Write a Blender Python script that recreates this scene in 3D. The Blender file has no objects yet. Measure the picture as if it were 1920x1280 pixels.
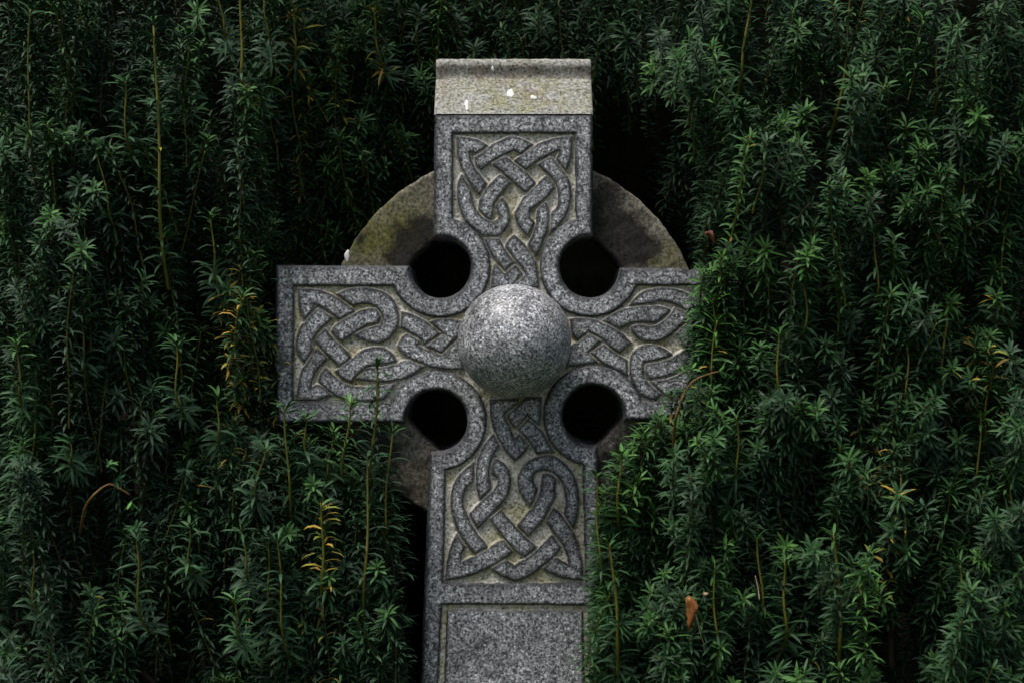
import bpy, math, random
import numpy as np
from mathutils import Vector
R = math.radians
random.seed(7); rng = np.random.default_rng(7)
C = bpy.context.scene.collection
sc = bpy.context.scene

# ------------------------------------------------------------------ camera, sky, sun, exposure
CAMD = 3.2; CZ = 1.5
cam = bpy.data.objects.new('camera', bpy.data.cameras.new('camera')); C.objects.link(cam)
cam.location = (0, -CAMD, CZ); cam.rotation_euler = (R(90), 0, 0)
cam.data.sensor_width = 36; cam.data.lens = 60
cam.data.clip_start = 0.05; cam.data.clip_end = 500
cam.data.dof.use_dof = True; cam.data.dof.focus_distance = CAMD - 0.02; cam.data.dof.aperture_fstop = 4.5
sc.camera = cam
w = bpy.data.worlds.new('World'); sc.world = w; w.use_nodes = True
nt = w.node_tree
sky = nt.nodes.new('ShaderNodeTexSky'); sky.sky_type = 'NISHITA'; sky.sun_disc = False
SUN_EL, SUN_AZ = 66, 226            # degrees; azimuth clockwise from +Y
sky.sun_elevation = R(SUN_EL); sky.sun_rotation = R(SUN_AZ)
sky.air_density = 1.0; sky.dust_density = 3.0; sky.ozone_density = 0.6
bg = nt.nodes['Background']; bg.inputs[1].default_value = 0.075
hs = nt.nodes.new('ShaderNodeHueSaturation'); hs.inputs['Saturation'].default_value = 0.8      # overcast: greyer than a clear sky
nt.links.new(sky.outputs[0], hs.inputs['Color']); nt.links.new(hs.outputs[0], bg.inputs[0])
sun = bpy.data.objects.new('sun', bpy.data.lights.new('sun', 'SUN')); C.objects.link(sun)
sun.data.energy = 2.2; sun.data.angle = R(26); sun.data.color = (1, 0.97, 0.92)
sd = Vector((math.sin(R(SUN_AZ)) * math.cos(R(SUN_EL)), math.cos(R(SUN_AZ)) * math.cos(R(SUN_EL)), math.sin(R(SUN_EL))))
sun.rotation_euler = sd.to_track_quat('Z', 'Y').to_euler()
sun.location = sd * 8
sc.view_settings.view_transform = 'Standard'; sc.view_settings.look = 'None'
sc.view_settings.gamma = 1; sc.view_settings.exposure = 0.70
sc.render.engine = 'CYCLES'
sc.cycles.use_denoising = True
sc.cycles.max_bounces = 6; sc.cycles.diffuse_bounces = 3; sc.cycles.glossy_bounces = 2
sc.cycles.transparent_max_bounces = 4; sc.cycles.caustics_reflective = False; sc.cycles.caustics_refractive = False

# ------------------------------------------------------------------ helpers
def W(px, py, y=0.0):               # photograph pixel -> metres at depth y
    s = (CAMD + y) / CAMD / 1000.0
    return ((px - 960) * s, y, CZ + (640 - py) * s)

def tag(o, label=None, cat=None, group=None, kind=None):
    if label: o['label'] = label
    if cat: o['category'] = cat
    if group: o['group'] = group
    if kind: o['kind'] = kind
    return o

def empty(name, loc, label, cat, group=None):
    o = bpy.data.objects.new(name, None); C.objects.link(o); o.location = loc
    o.empty_display_size = 0.1
    return tag(o, label, cat, group)

def world_loc(p):
    v = Vector((0, 0, 0))
    while p is not None:
        v = v + p.location; p = p.parent
    return v

def mesh_np(name, verts, quads=None, tris=None, mats=(), parent=None, fattr=None, cattr=None, mi=None, smooth=True):
    me = bpy.data.meshes.new(name)
    v = np.asarray(verts, np.float32).reshape(-1, 3)
    if parent is not None:
        v = v - np.array(world_loc(parent), np.float32)
    q = np.zeros((0, 4), np.int32) if quads is None else np.asarray(quads, np.int32).reshape(-1, 4)
    t = np.zeros((0, 3), np.int32) if tris is None else np.asarray(tris, np.int32).reshape(-1, 3)
    me.vertices.add(len(v)); me.vertices.foreach_set('co', np.ascontiguousarray(v, np.float32).ravel())
    nl = q.size + t.size
    me.loops.add(nl); me.loops.foreach_set('vertex_index', np.concatenate([q.ravel(), t.ravel()]).astype(np.int32))
    npoly = len(q) + len(t)
    me.polygons.add(npoly)
    ls = np.concatenate([np.arange(len(q)) * 4, len(q) * 4 + np.arange(len(t)) * 3]).astype(np.int32)
    me.polygons.foreach_set('loop_start', ls)
    if smooth: me.polygons.foreach_set('use_smooth', np.ones(npoly, bool))
    if mi is not None: me.polygons.foreach_set('material_index', np.asarray(mi, np.int32))
    for m in mats: me.materials.append(m)
    me.update(calc_edges=True)
    for k, a in (fattr or {}).items():
        at = me.attributes.new(k, 'FLOAT', 'POINT'); at.data.foreach_set('value', np.asarray(a, np.float32))
    for k, a in (cattr or {}).items():
        at = me.attributes.new(k, 'FLOAT_COLOR', 'POINT')
        a4 = np.ones((len(v), 4), np.float32); a4[:, :3] = a
        at.data.foreach_set('color', a4.ravel())
    o = bpy.data.objects.new(name, me); C.objects.link(o)
    if parent is not None: o.parent = parent
    return o

def sm(a, b, x):
    t = np.clip((x - a) / (b - a), 0, 1); return t * t * (3 - 2 * t)

# ------------------------------------------------------------------ materials
class NT:
    def __init__(s, name):
        s.m = bpy.data.materials.new(name); s.m.use_nodes = True
        s.t = s.m.node_tree; s.b = s.t.nodes['Principled BSDF']
        s.co = s.t.nodes.new('ShaderNodeTexCoord').outputs['Object']
    def n(s, typ, **kw):
        nd = s.t.nodes.new(typ)
        for k, v in kw.items(): setattr(nd, k, v)
        return nd
    def link(s, a, b): s.t.links.new(a, b)
    def noise(s, scale, detail=3, rough=0.6, dist=0.0, off=None):
        nd = s.n('ShaderNodeTexNoise'); nd.inputs['Scale'].default_value = scale
        nd.inputs['Detail'].default_value = detail; nd.inputs['Roughness'].default_value = rough
        nd.inputs['Distortion'].default_value = dist
        if off is None: s.link(s.co, nd.inputs['Vector'])
        else:
            mp = s.n('ShaderNodeMapping'); mp.inputs['Location'].default_value = off
            s.link(s.co, mp.inputs['Vector']); s.link(mp.outputs[0], nd.inputs['Vector'])
        return nd.outputs['Fac']
    def vor(s, scale):
        nd = s.n('ShaderNodeTexVoronoi'); nd.inputs['Scale'].default_value = scale
        s.link(s.co, nd.inputs['Vector'])
        sp = s.n('ShaderNodeSeparateColor'); s.link(nd.outputs['Color'], sp.inputs[0])
        return sp.outputs[0]
    def ramp(s, fac, stops, interp='LINEAR'):
        nd = s.n('ShaderNodeValToRGB'); cr = nd.color_ramp; cr.interpolation = interp
        while len(cr.elements) < len(stops): cr.elements.new(0.5)
        for e, (p, c) in zip(cr.elements, stops):
            e.position = p; e.color = (c, c, c, 1) if not hasattr(c, '__len__') else (*c, 1)
        s.link(fac, nd.inputs[0]); return nd.outputs[0]
    def mix(s, fac, a, b, mode='MIX'):
        nd = s.n('ShaderNodeMix', data_type='RGBA', blend_type=mode)
        for sock, v in ((nd.inputs[0], fac), (nd.inputs[6], a), (nd.inputs[7], b)):
            if hasattr(v, 'is_output') or isinstance(v, bpy.types.NodeSocket): s.link(v, sock)
            elif hasattr(v, '__len__'): sock.default_value = (*v, 1)
            else: sock.default_value = v if sock.type == 'VALUE' else (v, v, v, 1)
        return nd.outputs[2]
    def math(s, op, a, b=0.5):
        nd = s.n('ShaderNodeMath', operation=op)
        for sock, v in ((nd.inputs[0], a), (nd.inputs[1], b)):
            if isinstance(v, bpy.types.NodeSocket): s.link(v, sock)
            else: sock.default_value = v
        return nd.outputs[0]
    def attr(s, name):
        nd = s.n('ShaderNodeAttribute', attribute_name=name); return nd.outputs['Fac']
    def attrc(s, name):
        nd = s.n('ShaderNodeAttribute', attribute_name=name); return nd.outputs['Color']
    def done(s, col, rough=0.6, bump=None, spec=0.5):
        if isinstance(col, bpy.types.NodeSocket): s.link(col, s.b.inputs['Base Color'])
        else: s.b.inputs['Base Color'].default_value = (*col, 1)
        if isinstance(rough, bpy.types.NodeSocket): s.link(rough, s.b.inputs['Roughness'])
        else: s.b.inputs['Roughness'].default_value = rough
        s.b.inputs['Specular IOR Level'].default_value = spec
        if bump:
            bn = s.n('ShaderNodeBump'); bn.inputs['Strength'].default_value = bump[1]; bn.inputs['Distance'].default_value = bump[2]
            s.link(bump[0], bn.inputs['Height']); s.link(bn.outputs[0], s.b.inputs['Normal'])
        return s.m

def granite_base(N, k=1.0, sc_=220):
    n1 = N.noise(sc_, 4, 0.76)
    g = N.ramp(n1, [(0.36, (0.015*k, 0.016*k, 0.018*k)), (0.44, (0.12*k, 0.121*k, 0.126*k)), (0.50, (0.28*k, 0.282*k, 0.295*k)), (0.57, (0.38*k, 0.382*k, 0.395*k)), (0.64, (0.72*k, 0.72*k, 0.73*k))])
    v = N.ramp(N.vor(260), [(0.0, 0.25), (0.16, 0.5), (0.4, 0.95), (0.8, 1.15), (1.0, 1.6)])
    g = N.mix(1.0, g, v, 'MULTIPLY')
    big = N.ramp(N.noise(8, 5, 0.65), [(0.3, 0.55), (0.5, 0.92), (0.7, 1.15)])
    b2 = N.ramp(N.noise(33, 4, 0.65, off=(7, 1, 4)), [(0.34, 0.62), (0.5, 1.0), (0.68, 1.22)])
    big = N.mix(1.0, big, b2, 'MULTIPLY')
    return N.mix(1.0, g, big, 'MULTIPLY'), n1

def mat_granite(name, k=1.14, rough=0.62, sc_=265, bmp=0.5):
    N = NT(name)
    g, n1 = granite_base(N, k, sc_)
    # arrises: rounded edges and side walls are coloured darker than the flat faces
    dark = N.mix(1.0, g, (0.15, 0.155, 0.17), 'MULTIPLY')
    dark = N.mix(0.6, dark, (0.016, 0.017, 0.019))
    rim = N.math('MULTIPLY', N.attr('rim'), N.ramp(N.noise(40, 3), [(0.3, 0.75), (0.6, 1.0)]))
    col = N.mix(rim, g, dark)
    # pecked ground between the straps: pale, dusty, with moss and rust coloured patches
    gr = N.ramp(N.noise(210, 3, 0.7, off=(3, 1, 2)), [(0.34, (0.06, 0.055, 0.045)), (0.42, (0.36, 0.335, 0.28)), (0.56, (0.60, 0.57, 0.50)), (0.70, (0.76, 0.74, 0.69))])
    moss = N.ramp(N.noise(16, 4, 0.65, off=(1, 5, 2)), [(0.46, 0.0), (0.62, 0.7)])
    gr = N.mix(moss, gr, N.mix(1.0, gr, (0.66, 0.63, 0.33), 'MULTIPLY'))
    rust = N.ramp(N.noise(22, 3, 0.6, off=(8, 2, 7)), [(0.58, 0.0), (0.70, 0.75)])
    gr = N.mix(rust, gr, N.mix(1.0, gr, (0.36, 0.25, 0.16), 'MULTIPLY'))
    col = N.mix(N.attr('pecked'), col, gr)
    bm = N.noise(420, 3, 0.7)
    return N.done(col, rough, (bm, bmp, 0.0012), 0.45)

def mat_weathered(name):
    N = NT(name)
    n1 = N.noise(170, 4, 0.75)
    g = N.ramp(n1, [(0.33, (0.025, 0.023, 0.020)), (0.45, (0.125, 0.115, 0.10)), (0.56, (0.225, 0.21, 0.18)), (0.7, (0.38, 0.36, 0.32))])
    tint = N.ramp(N.noise(11, 4, 0.6, off=(2, 2, 2)), [(0.35, (0.62, 0.56, 0.48)), (0.65, (1.1, 1.08, 1.02))])
    g = N.mix(1.0, g, tint, 'MULTIPLY')
    mo = N.ramp(n1, [(0.35, (0.03, 0.032, 0.008)), (0.5, (0.11, 0.105, 0.02)), (0.7, (0.22, 0.21, 0.05))])
    mf = N.math('MULTIPLY', N.attr('moss'), N.ramp(N.noise(30, 5, 0.7), [(0.32, 0.25), (0.6, 1.0)]))
    g = N.mix(mf, g, mo)
    sf0 = N.math('ADD', N.attr('stain'), N.math('MULTIPLY', N.math('SUBTRACT', N.noise(34, 5, 0.7, off=(4, 4, 4)), 0.5), 1.3))
    sf = N.ramp(sf0, [(0.15, 0.0), (0.55, 0.96)])
    g = N.mix(sf, g, N.mix(1.0, g, (0.10, 0.10, 0.105), 'MULTIPLY'))
    return N.done(g, 0.8, (N.noise(300, 4, 0.7), 0.6, 0.002), 0.3)

def mat_cap(name):
    N = NT(name)
    n1 = N.noise(180, 4, 0.75)
    g = N.ramp(n1, [(0.34, (0.04, 0.038, 0.033)), (0.44, (0.20, 0.195, 0.175)), (0.54, (0.33, 0.328, 0.31)), (0.68, (0.56, 0.555, 0.53))])
    li = N.math('MULTIPLY', N.attr('moss'), N.ramp(N.noise(34, 6, 0.75), [(0.40, 0.0), (0.58, 0.85)]))
    g = N.mix(li, g, N.mix(1.0, g, (0.78, 0.76, 0.46), 'MULTIPLY'))
    br = N.ramp(N.noise(17, 4, 0.6, off=(5, 3, 1)), [(0.52, 0.0), (0.68, 0.6)])
    g = N.mix(br, g, N.mix(1.0, g, (0.62, 0.45, 0.33), 'MULTIPLY'))
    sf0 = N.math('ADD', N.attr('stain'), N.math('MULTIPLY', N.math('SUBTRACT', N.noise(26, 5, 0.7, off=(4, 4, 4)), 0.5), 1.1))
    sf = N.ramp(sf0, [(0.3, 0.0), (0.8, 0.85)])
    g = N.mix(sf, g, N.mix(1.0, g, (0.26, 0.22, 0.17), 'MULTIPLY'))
    return N.done(g, 0.85, (N.noise(320, 4, 0.7), 0.35, 0.001), 0.25)

def mat_needle(name):
    N = NT(name)
    c = N.attrc('tint')
    c = N.mix(1.0, c, N.ramp(N.noise(60, 2), [(0.3, 0.75), (0.7, 1.25)]), 'MULTIPLY')
    N.b.inputs['Subsurface Weight'].default_value = 0.0
    return N.done(c, 0.55, None, 0.22)

def mat_simple(name, ramp_stops, scale, rough=0.8, spec=0.3, bump=0.4):
    N = NT(name)
    c = N.ramp(N.noise(scale, 4, 0.65), ramp_stops)
    return N.done(c, rough, (N.noise(scale * 2, 3), bump, 0.002), spec)

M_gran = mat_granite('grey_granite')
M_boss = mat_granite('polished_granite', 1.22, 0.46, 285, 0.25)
M_weath = mat_weathered('weathered_granite')
M_cap = mat_cap('lichen_granite')
M_needle = mat_needle('yew_needle')
M_stem = mat_simple('green_stem', [(0.3, (0.075, 0.085, 0.012)), (0.55, (0.15, 0.14, 0.02)), (0.75, (0.22, 0.165, 0.03))], 30, 0.6)
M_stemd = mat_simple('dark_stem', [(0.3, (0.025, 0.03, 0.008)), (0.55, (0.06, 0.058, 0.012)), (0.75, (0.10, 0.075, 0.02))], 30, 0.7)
M_bark = mat_simple('bark', [(0.3, (0.008, 0.005, 0.003)), (0.6, (0.03, 0.017, 0.010)), (0.8, (0.055, 0.032, 0.019))], 45, 0.9)
M_twig = mat_simple('orange_twig', [(0.3, (0.06, 0.03, 0.010)), (0.6, (0.17, 0.09, 0.028)), (0.8, (0.25, 0.15, 0.06))], 60, 0.6)
M_shade = mat_simple('shade_black', [(0.3, (0.002, 0.0025, 0.0015)), (0.7, (0.005, 0.005, 0.003))], 30, 1.0, 0.0)  # near-black colour standing in for deep shade between the shoots
M_white = mat_simple('dropping_white', [(0.3, (0.55, 0.54, 0.5)), (0.55, (0.82, 0.81, 0.78))], 90, 0.8)
M_leaf = mat_simple('dead_leaf_brown', [(0.3, (0.10, 0.032, 0.010)), (0.55, (0.25, 0.09, 0.02)), (0.75, (0.46, 0.21, 0.055))], 45, 0.45, 0.4)
M_leafd = mat_simple('withered_leaf', [(0.3, (0.05, 0.016, 0.008)), (0.6, (0.13, 0.045, 0.02))], 45, 0.6, 0.3)
M_straw = mat_simple('straw', [(0.3, (0.22, 0.13, 0.07)), (0.7, (0.45, 0.34, 0.22))], 80, 0.7)
M_ground = mat_simple('grass_earth', [(0.35, (0.02, 0.03, 0.01)), (0.6, (0.05, 0.07, 0.02)), (0.75, (0.07, 0.055, 0.035))], 6, 0.95)

# ------------------------------------------------------------------ the carved face of the cross
STEP = 1.4
X0, X1, Y0, Y1 = 506.0, 1424.0, 206.0, 1352.0
gx = np.arange(X0, X1, STEP); gy = np.arange(Y0, Y1 + STEP, STEP)
NX, NY = len(gx), len(gy)
PX, PY = np.meshgrid(gx, gy)

def sdf_poly(poly, px, py):
    """signed distance (negative inside) of points to a closed polygon, in millimetres"""
    P = np.asarray(poly, np.float32); Q = np.roll(P, -1, 0)
    px = px.astype(np.float32).ravel(); py = py.astype(np.float32).ravel()
    out = np.empty(len(px), np.float32)
    E = Q - P; L2 = np.maximum((E ** 2).sum(1), 1e-9)
    CH = 16000
    for i in range(0, len(px), CH):
        x = px[i:i+CH, None]; y = py[i:i+CH, None]
        ax = x - P[:, 0]; ay = y - P[:, 1]
        t = np.clip((ax * E[:, 0] + ay * E[:, 1]) / L2, 0, 1)
        d2 = (ax - t * E[:, 0]) ** 2 + (ay - t * E[:, 1]) ** 2
        d = np.sqrt(d2.min(1))
        c = (P[:, 1] > y) != (Q[:, 1] > y)
        den = np.where(E[:, 1] == 0, 1e-9, E[:, 1])
        xi = P[:, 0] + (y - P[:, 1]) / den * E[:, 0]
        ins = (np.logical_and(c, x < xi).sum(1) % 2) == 1
        out[i:i+CH] = np.where(ins, -d, d)
    return out

def arc(cx, cy, r, a0, a1, n=22):      # degrees, y down
    return [(cx + r * math.cos(R(a)), cy + r * math.sin(R(a))) for a in np.linspace(a0, a1, n)]

def ang(cx, cy, x, y): return math.degrees(math.atan2(y - cy, x - cx))
HOLES = dict(TL=(825, 501), TR=(1107, 500), BL=(818, 789), BR=(1113, 779))
RH = 57.5; RR = 95.0
def on(c, r, x=None, y=None, sgn=1):
    if x is not None: return (x, c[1] + sgn * math.sqrt(max(r*r - (x - c[0])**2, 0)))
    return (c[0] + sgn * math.sqrt(max(r*r - (y - c[1])**2, 0)), y)
H = HOLES
def hole_arc(c, r, p, q, ccw):
    a0 = ang(*c, *p); a1 = ang(*c, *q)
    if ccw:
        while a1 > a0: a1 -= 360
    else:
        while a1 < a0: a1 += 360
    return arc(*c, r, a0, a1, 36)
outer = [(814, 214), (1112, 214)]
outer += hole_arc(H['TR'], RH, on(H['TR'], RH, x=1112, sgn=-1), on(H['TR'], RH, y=502, sgn=1), True)
outer += [(1412, 504), (1412, 787)]
outer += hole_arc(H['BR'], RH, on(H['BR'], RH, y=788, sgn=1), on(H['BR'], RH, x=1121, sgn=1), True)
outer += [(1142, 1358), (785, 1358)]
outer += hole_arc(H['BL'], RH + 1, on(H['BL'], RH + 1, x=805, sgn=1), on(H['BL'], RH + 1, y=793, sgn=-1), True)
outer += [(520, 793), (513, 670), (517, 497)]
outer += hole_arc(H['TL'], RH, on(H['TL'], RH, y=498, sgn=-1), on(H['TL'], RH, x=813, sgn=-1), True)
inner = [(850, 251), (1078, 251)]
inner += hole_arc(H['TR'], RR, on(H['TR'], RR, x=1079, sgn=-1), on(H['TR'], RR, y=536, sgn=1), True)
inner += [(1378, 536), (1378, 751)]
inner += hole_arc(H['BR'], RR, on(H['BR'], RR, y=751, sgn=1), on(H['BR'], RR, x=1092, sgn=1), True)
inner += [(1097, 1092), (831.5, 1092)]
inner += hole_arc(H['BL'], RR, on(H['BL'], RR, x=836.5, sgn=1), on(H['BL'], RR, y=753, sgn=-1), True)
inner += [(550, 753), (552, 537)]
inner += hole_arc(H['TL'], RR, on(H['TL'], RR, y=537, sgn=-1), on(H['TL'], RR, x=850, sgn=-1), True)
# hole arcs that must run the long way round (through the middle of the cross) are already long with ccw=True

ZO = {1: (840, 240, 7.68), 2: (840, 380, 7.528), 3: (540, 525, 5.335), 4: (680, 525, 5.335),
      5: (1050, 520, 5.335), 6: (820, 740, 6.4), 7: (820, 900, 6.097)}
def Z(k, pts):
    ox, oy, s = ZO[k]; return [(ox + x / s, oy + y / s) for x, y in pts]
def side(*segs):
    out = []
    for k, pts in segs: out += Z(k, pts)
    return out
def spline(pts, n=5):
    if len(pts) < 3: return pts
    P = [np.array(p, float) for p in pts]
    P = [2 * P[0] - P[1]] + P + [2 * P[-1] - P[-2]]
    out = []
    for i in range(1, len(P) - 2):
        a, b, c, d = P[i-1], P[i], P[i+1], P[i+2]
        for t in np.linspace(0, 1, n, endpoint=False):
            out.append(tuple(0.5 * (2*b + (c-a)*t + (2*a-5*b+4*c-d)*t*t + (3*b-a-3*c+d)*t**3)))
    out.append(tuple(P[-2]))
    return out
STR = []
def S(*sides):
    poly = []
    for s in sides:
        sp = spline(s)
        if poly and abs(poly[-1][0]-sp[0][0]) + abs(poly[-1][1]-sp[0][1]) < 0.8: sp = sp[1:]
        poly += sp
    STR.append(poly)
def s1(k, *pts): return Z(k, pts)
# top panel
S(s1(1,(120,115),(240,125),(400,160),(500,205),(590,255)), s1(1,(400,385)), s1(1,(400,385),(360,350),(310,340)), s1(1,(310,340),(335,460),(400,590),(470,680),(550,800)), s1(1,(465,970),(350,860),(240,690),(170,520),(130,350),(120,115)))
S(s1(1,(385,405),(590,262),(760,172),(920,102)), s1(1,(920,102),(1080,158),(1240,238)), s1(1,(1050,388),(990,345),(930,335)), s1(1,(930,335),(820,388),(610,505),(475,608)), s1(1,(475,608),(395,515),(385,405)))
S(s1(1,(935,475),(1050,388),(1240,250),(1400,185),(1600,130),(1790,112)), s1(1,(1790,112),(1785,300),(1760,450),(1695,645)), s1(1,(1560,450),(1600,330)), s1(1,(1600,330),(1460,390),(1260,505),(1115,610)))
S(s1(1,(820,395),(930,478),(1115,620),(1275,800)), s1(1,(1115,950),(925,765),(760,630),(615,508)))
S(side((1,[(1470,398),(1560,480),(1700,660),(1770,850),(1765,1020)]),(2,[(1710,30),(1690,130),(1600,280),(1425,440)])), s1(2,(1425,440),(1445,250),(1455,140)), side((2,[(1455,140),(1540,40)]),(1,[(1585,1000),(1570,860),(1500,740),(1420,650),(1270,515)])))
S(side((1,[(205,625),(150,770),(128,920),(140,1060)]),(2,[(170,100),(240,250),(400,395),(480,465)])), s1(2,(480,465),(600,480),(720,478)), side((2,[(720,478),(790,410),(855,310),(875,180),(840,40)]),(1,[(770,980)])), side((1,[(770,980),(700,1080)]),(2,[(665,40),(690,120),(715,180),(700,235),(630,255)])), side((2,[(630,255),(510,205),(420,105),(365,20)]),(1,[(325,870),(240,720),(205,625)])))
S(side((1,[(760,648),(610,795),(500,930),(440,1110)]),(2,[(420,95)])), s1(2,(420,95),(510,200),(610,250)), side((2,[(610,250),(640,150),(650,40)]),(1,[(690,1060),(790,930),(910,780)])))
S(side((1,[(1410,680),(1275,808),(1100,975),(1000,1150)]),(2,[(940,150),(975,290),(1050,400),(1125,475)])), s1(2,(1125,475),(1200,340),(1225,270)), side((2,[(1225,270),(1160,195),(1165,110),(1240,60)]),(1,[(1400,1030)])), s1(1,(1400,1030),(1530,865)), s1(1,(1530,865),(1510,770),(1410,680)))
S(side((1,[(1405,1040),(1290,1160)]),(2,[(1250,100),(1240,270),(1200,410),(1130,590)])), s1(2,(1235,790)), side((2,[(1235,790),(1310,640),(1350,520),(1405,400),(1425,250),(1420,100)]),(1,[(1405,1040)])))
S(s1(2,(930,455),(1040,545),(1140,665),(1225,800),(1265,960),(1280,1200)), s1(2,(900,1200)), s1(2,(985,1095),(1080,1010)), s1(2,(1080,1010),(1020,900),(930,800),(800,620)), s1(2,(800,620),(850,530),(930,455)))
S(s1(2,(505,495),(720,490)), s1(2,(720,490),(780,610),(930,815),(935,865)), s1(2,(795,980),(670,820),(580,670),(505,495)))
S(s1(2,(660,838),(625,960),(605,1200)), s1(2,(890,1200)), s1(2,(985,1085),(1070,1005)), s1(2,(945,860)), s1(2,(800,985),(660,838)))
# left panel
S(s1(3,(95,85),(240,85),(380,120),(480,165),(640,275),(675,315)), s1(3,(515,400)), s1(3,(515,400),(460,365),(330,275),(250,240)), s1(3,(265,290)), s1(3,(165,412)), s1(3,(165,412),(110,260),(95,85)))
S(s1(3,(300,275),(460,370)), s1(3,(460,370),(360,465),(280,560),(238,640),(250,690)), s1(3,(160,840),(85,700),(80,590),(120,480),(190,385),(300,275)))
S(s1(3,(370,470),(440,570),(540,660),(645,770)), s1(3,(515,870),(430,790),(300,650),(265,610)), s1(3,(265,610),(300,540),(370,470)))
S(s1(3,(285,665),(200,790),(120,940),(75,1200)), s1(3,(75,1200),(200,1205),(300,1195),(450,1145)), s1(3,(450,1145),(340,1055),(290,1035),(235,1070)), s1(3,(235,1070),(245,1000),(290,900),(400,780)))
S(side((3,[(370,865),(460,950),(540,1010),(630,1048),(760,1065),(900,1055)]),(4,[(330,1025)])), side((4,[(330,1025),(250,1140),(190,1190)]),(3,[(800,1210),(700,1207),(570,1190),(440,1135),(300,1025)])), s1(3,(300,1025),(320,940),(370,865)))
S(side((3,[(470,910),(650,762),(760,690),(880,660),(980,680),(1050,740)]),(4,[(345,815)])), side((4,[(345,815),(200,850)]),(3,[(810,865),(690,960),(640,1030)])), s1(3,(640,1030),(540,985),(470,910)))
S(side((3,[(672,978),(740,920),(815,870)]),(4,[(200,860),(345,828),(460,790)])), s1(4,(625,858)), side((4,[(625,858),(480,955),(330,1005),(200,1020)]),(3,[(850,1015),(740,1000),(672,978)])))
S(side((3,[(480,135),(600,90),(740,72),(880,90)]),(4,[(240,135),(320,220),(362,330),(360,440),(310,540),(230,605),(150,632)]),(3,[(830,622),(720,585),(660,540)])), s1(3,(660,540),(780,475),(915,440)), s1(3,(915,440),(935,370),(900,300),(840,250),(740,237),(640,262)))
S(s1(3,(430,510),(480,440),(560,380),(700,310),(860,280),(905,310)), s1(3,(905,310),(925,370),(900,435)), s1(3,(900,435),(800,460),(680,520),(540,620)), s1(3,(540,620),(480,570),(430,510)))
S(s1(4,(375,310),(450,325),(560,370),(670,435),(790,535)), s1(4,(620,652)), s1(4,(620,652),(560,590),(450,512),(375,470)))
S(s1(4,(670,412),(760,388),(860,385),(1000,405)), s1(4,(960,560)), s1(4,(960,560),(880,640),(790,735)), s1(4,(615,660)), s1(4,(795,540)), s1(4,(670,412)))
S(s1(4,(440,525),(380,590),(345,655)), s1(4,(345,655),(400,735),(480,785),(630,850),(780,885),(1010,890)), s1(4,(965,590)), s1(4,(965,590),(880,655),(790,740)), s1(4,(550,650)), s1(4,(590,605)), s1(4,(440,525)))
# right panel
S(s1(5,(100,415),(180,405),(300,410),(450,455),(600,545),(720,655)), s1(5,(595,760)), s1(5,(595,760),(480,680),(440,630)), s1(5,(285,550)), s1(5,(175,635)), s1(5,(175,635),(115,540),(100,415)))
S(s1(5,(175,645),(285,550)), s1(5,(430,630)), s1(5,(290,750)), s1(5,(410,855)), s1(5,(410,855),(300,860),(200,880),(60,890)), s1(5,(60,890),(100,700),(175,645)))
S(s1(5,(295,750),(430,655)), s1(5,(430,655),(560,750),(680,825)), s1(5,(680,990)), s1(5,(680,990),(560,920),(410,850),(295,750)))
S(s1(5,(410,435),(560,345),(700,295),(860,280),(1000,285),(1110,325)), s1(5,(1110,325),(1040,400),(940,460)), s1(5,(940,460),(820,450),(700,470),(600,510)), s1(5,(600,510),(500,470),(410,435)))
S(s1(5,(700,480),(800,465),(880,485),(960,470),(1050,410),(1150,300)), s1(5,(1150,300),(1230,325),(1300,385)), s1(5,(1300,385),(1200,490),(1100,580),(1000,635),(880,645),(780,610),(720,540),(700,480)))
S(s1(5,(680,290),(760,190),(880,120),(1040,100),(1200,125),(1330,190),(1400,270),(1420,330)), s1(5,(1300,380)), s1(5,(1300,380),(1230,318),(1110,255),(1000,243),(860,272),(680,290)))
S(s1(5,(1140,778),(1050,710),(940,668),(850,668),(750,720),(695,820),(690,950),(730,1060),(820,1180),(960,1230)), s1(5,(1010,1160)), s1(5,(1010,1160),(900,1060),(845,960),(842,850)), s1(5,(842,850),(990,825),(1140,778)))
S(s1(5,(850,862),(1000,832),(1130,785),(1240,712)), s1(5,(1340,800)), s1(5,(1340,800),(1200,930),(1060,990),(890,1020)), s1(5,(890,1020),(850,940),(850,862)))
S(s1(5,(1150,560),(1260,460)), s1(5,(1260,460),(1360,560),(1380,650)), s1(5,(1380,650),(1300,720),(1240,705)), s1(5,(1240,705),(1200,620),(1150,560)))
S(s1(5,(900,1035),(1100,995),(1250,920)), s1(5,(1330,1000)), s1(5,(1330,1000),(1250,1130),(1100,1190)), s1(5,(1040,1170),(900,1035)))
for k in (14, 15):                     # hidden far end of the right arm repeats the left one, mirrored
    STR.append([(1930 - x, y) for x, y in STR[k - 1]][::-1])
# bottom panel
S(s1(6,(630,60),(635,230),(670,400),(750,580),(835,695),(925,800)), s1(6,(925,800),(1010,730),(1110,605)), s1(6,(980,460)), s1(6,(930,520)), s1(6,(930,520),(870,390),(810,250)), s1(6,(810,250),(860,200),(980,100)), s1(6,(980,40)))
S(s1(6,(825,235),(1000,90),(1060,30)), s1(6,(1255,30)), s1(6,(1255,30),(1250,200),(1220,390)), s1(6,(1085,265)), s1(6,(945,400)), s1(6,(945,400),(870,330),(825,235)))
S(s1(6,(1085,270),(1230,400),(1320,540),(1400,690)), s1(6,(1400,690),(1290,695),(1190,715)), s1(6,(1190,715),(1110,590),(960,410)))
S(s1(6,(670,455),(755,600)), s1(6,(755,600),(680,720),(640,830),(625,960),(655,1130)), s1(6,(510,1255)), s1(6,(510,1255),(462,1080),(455,940),(475,780),(550,610),(670,455)))
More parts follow.
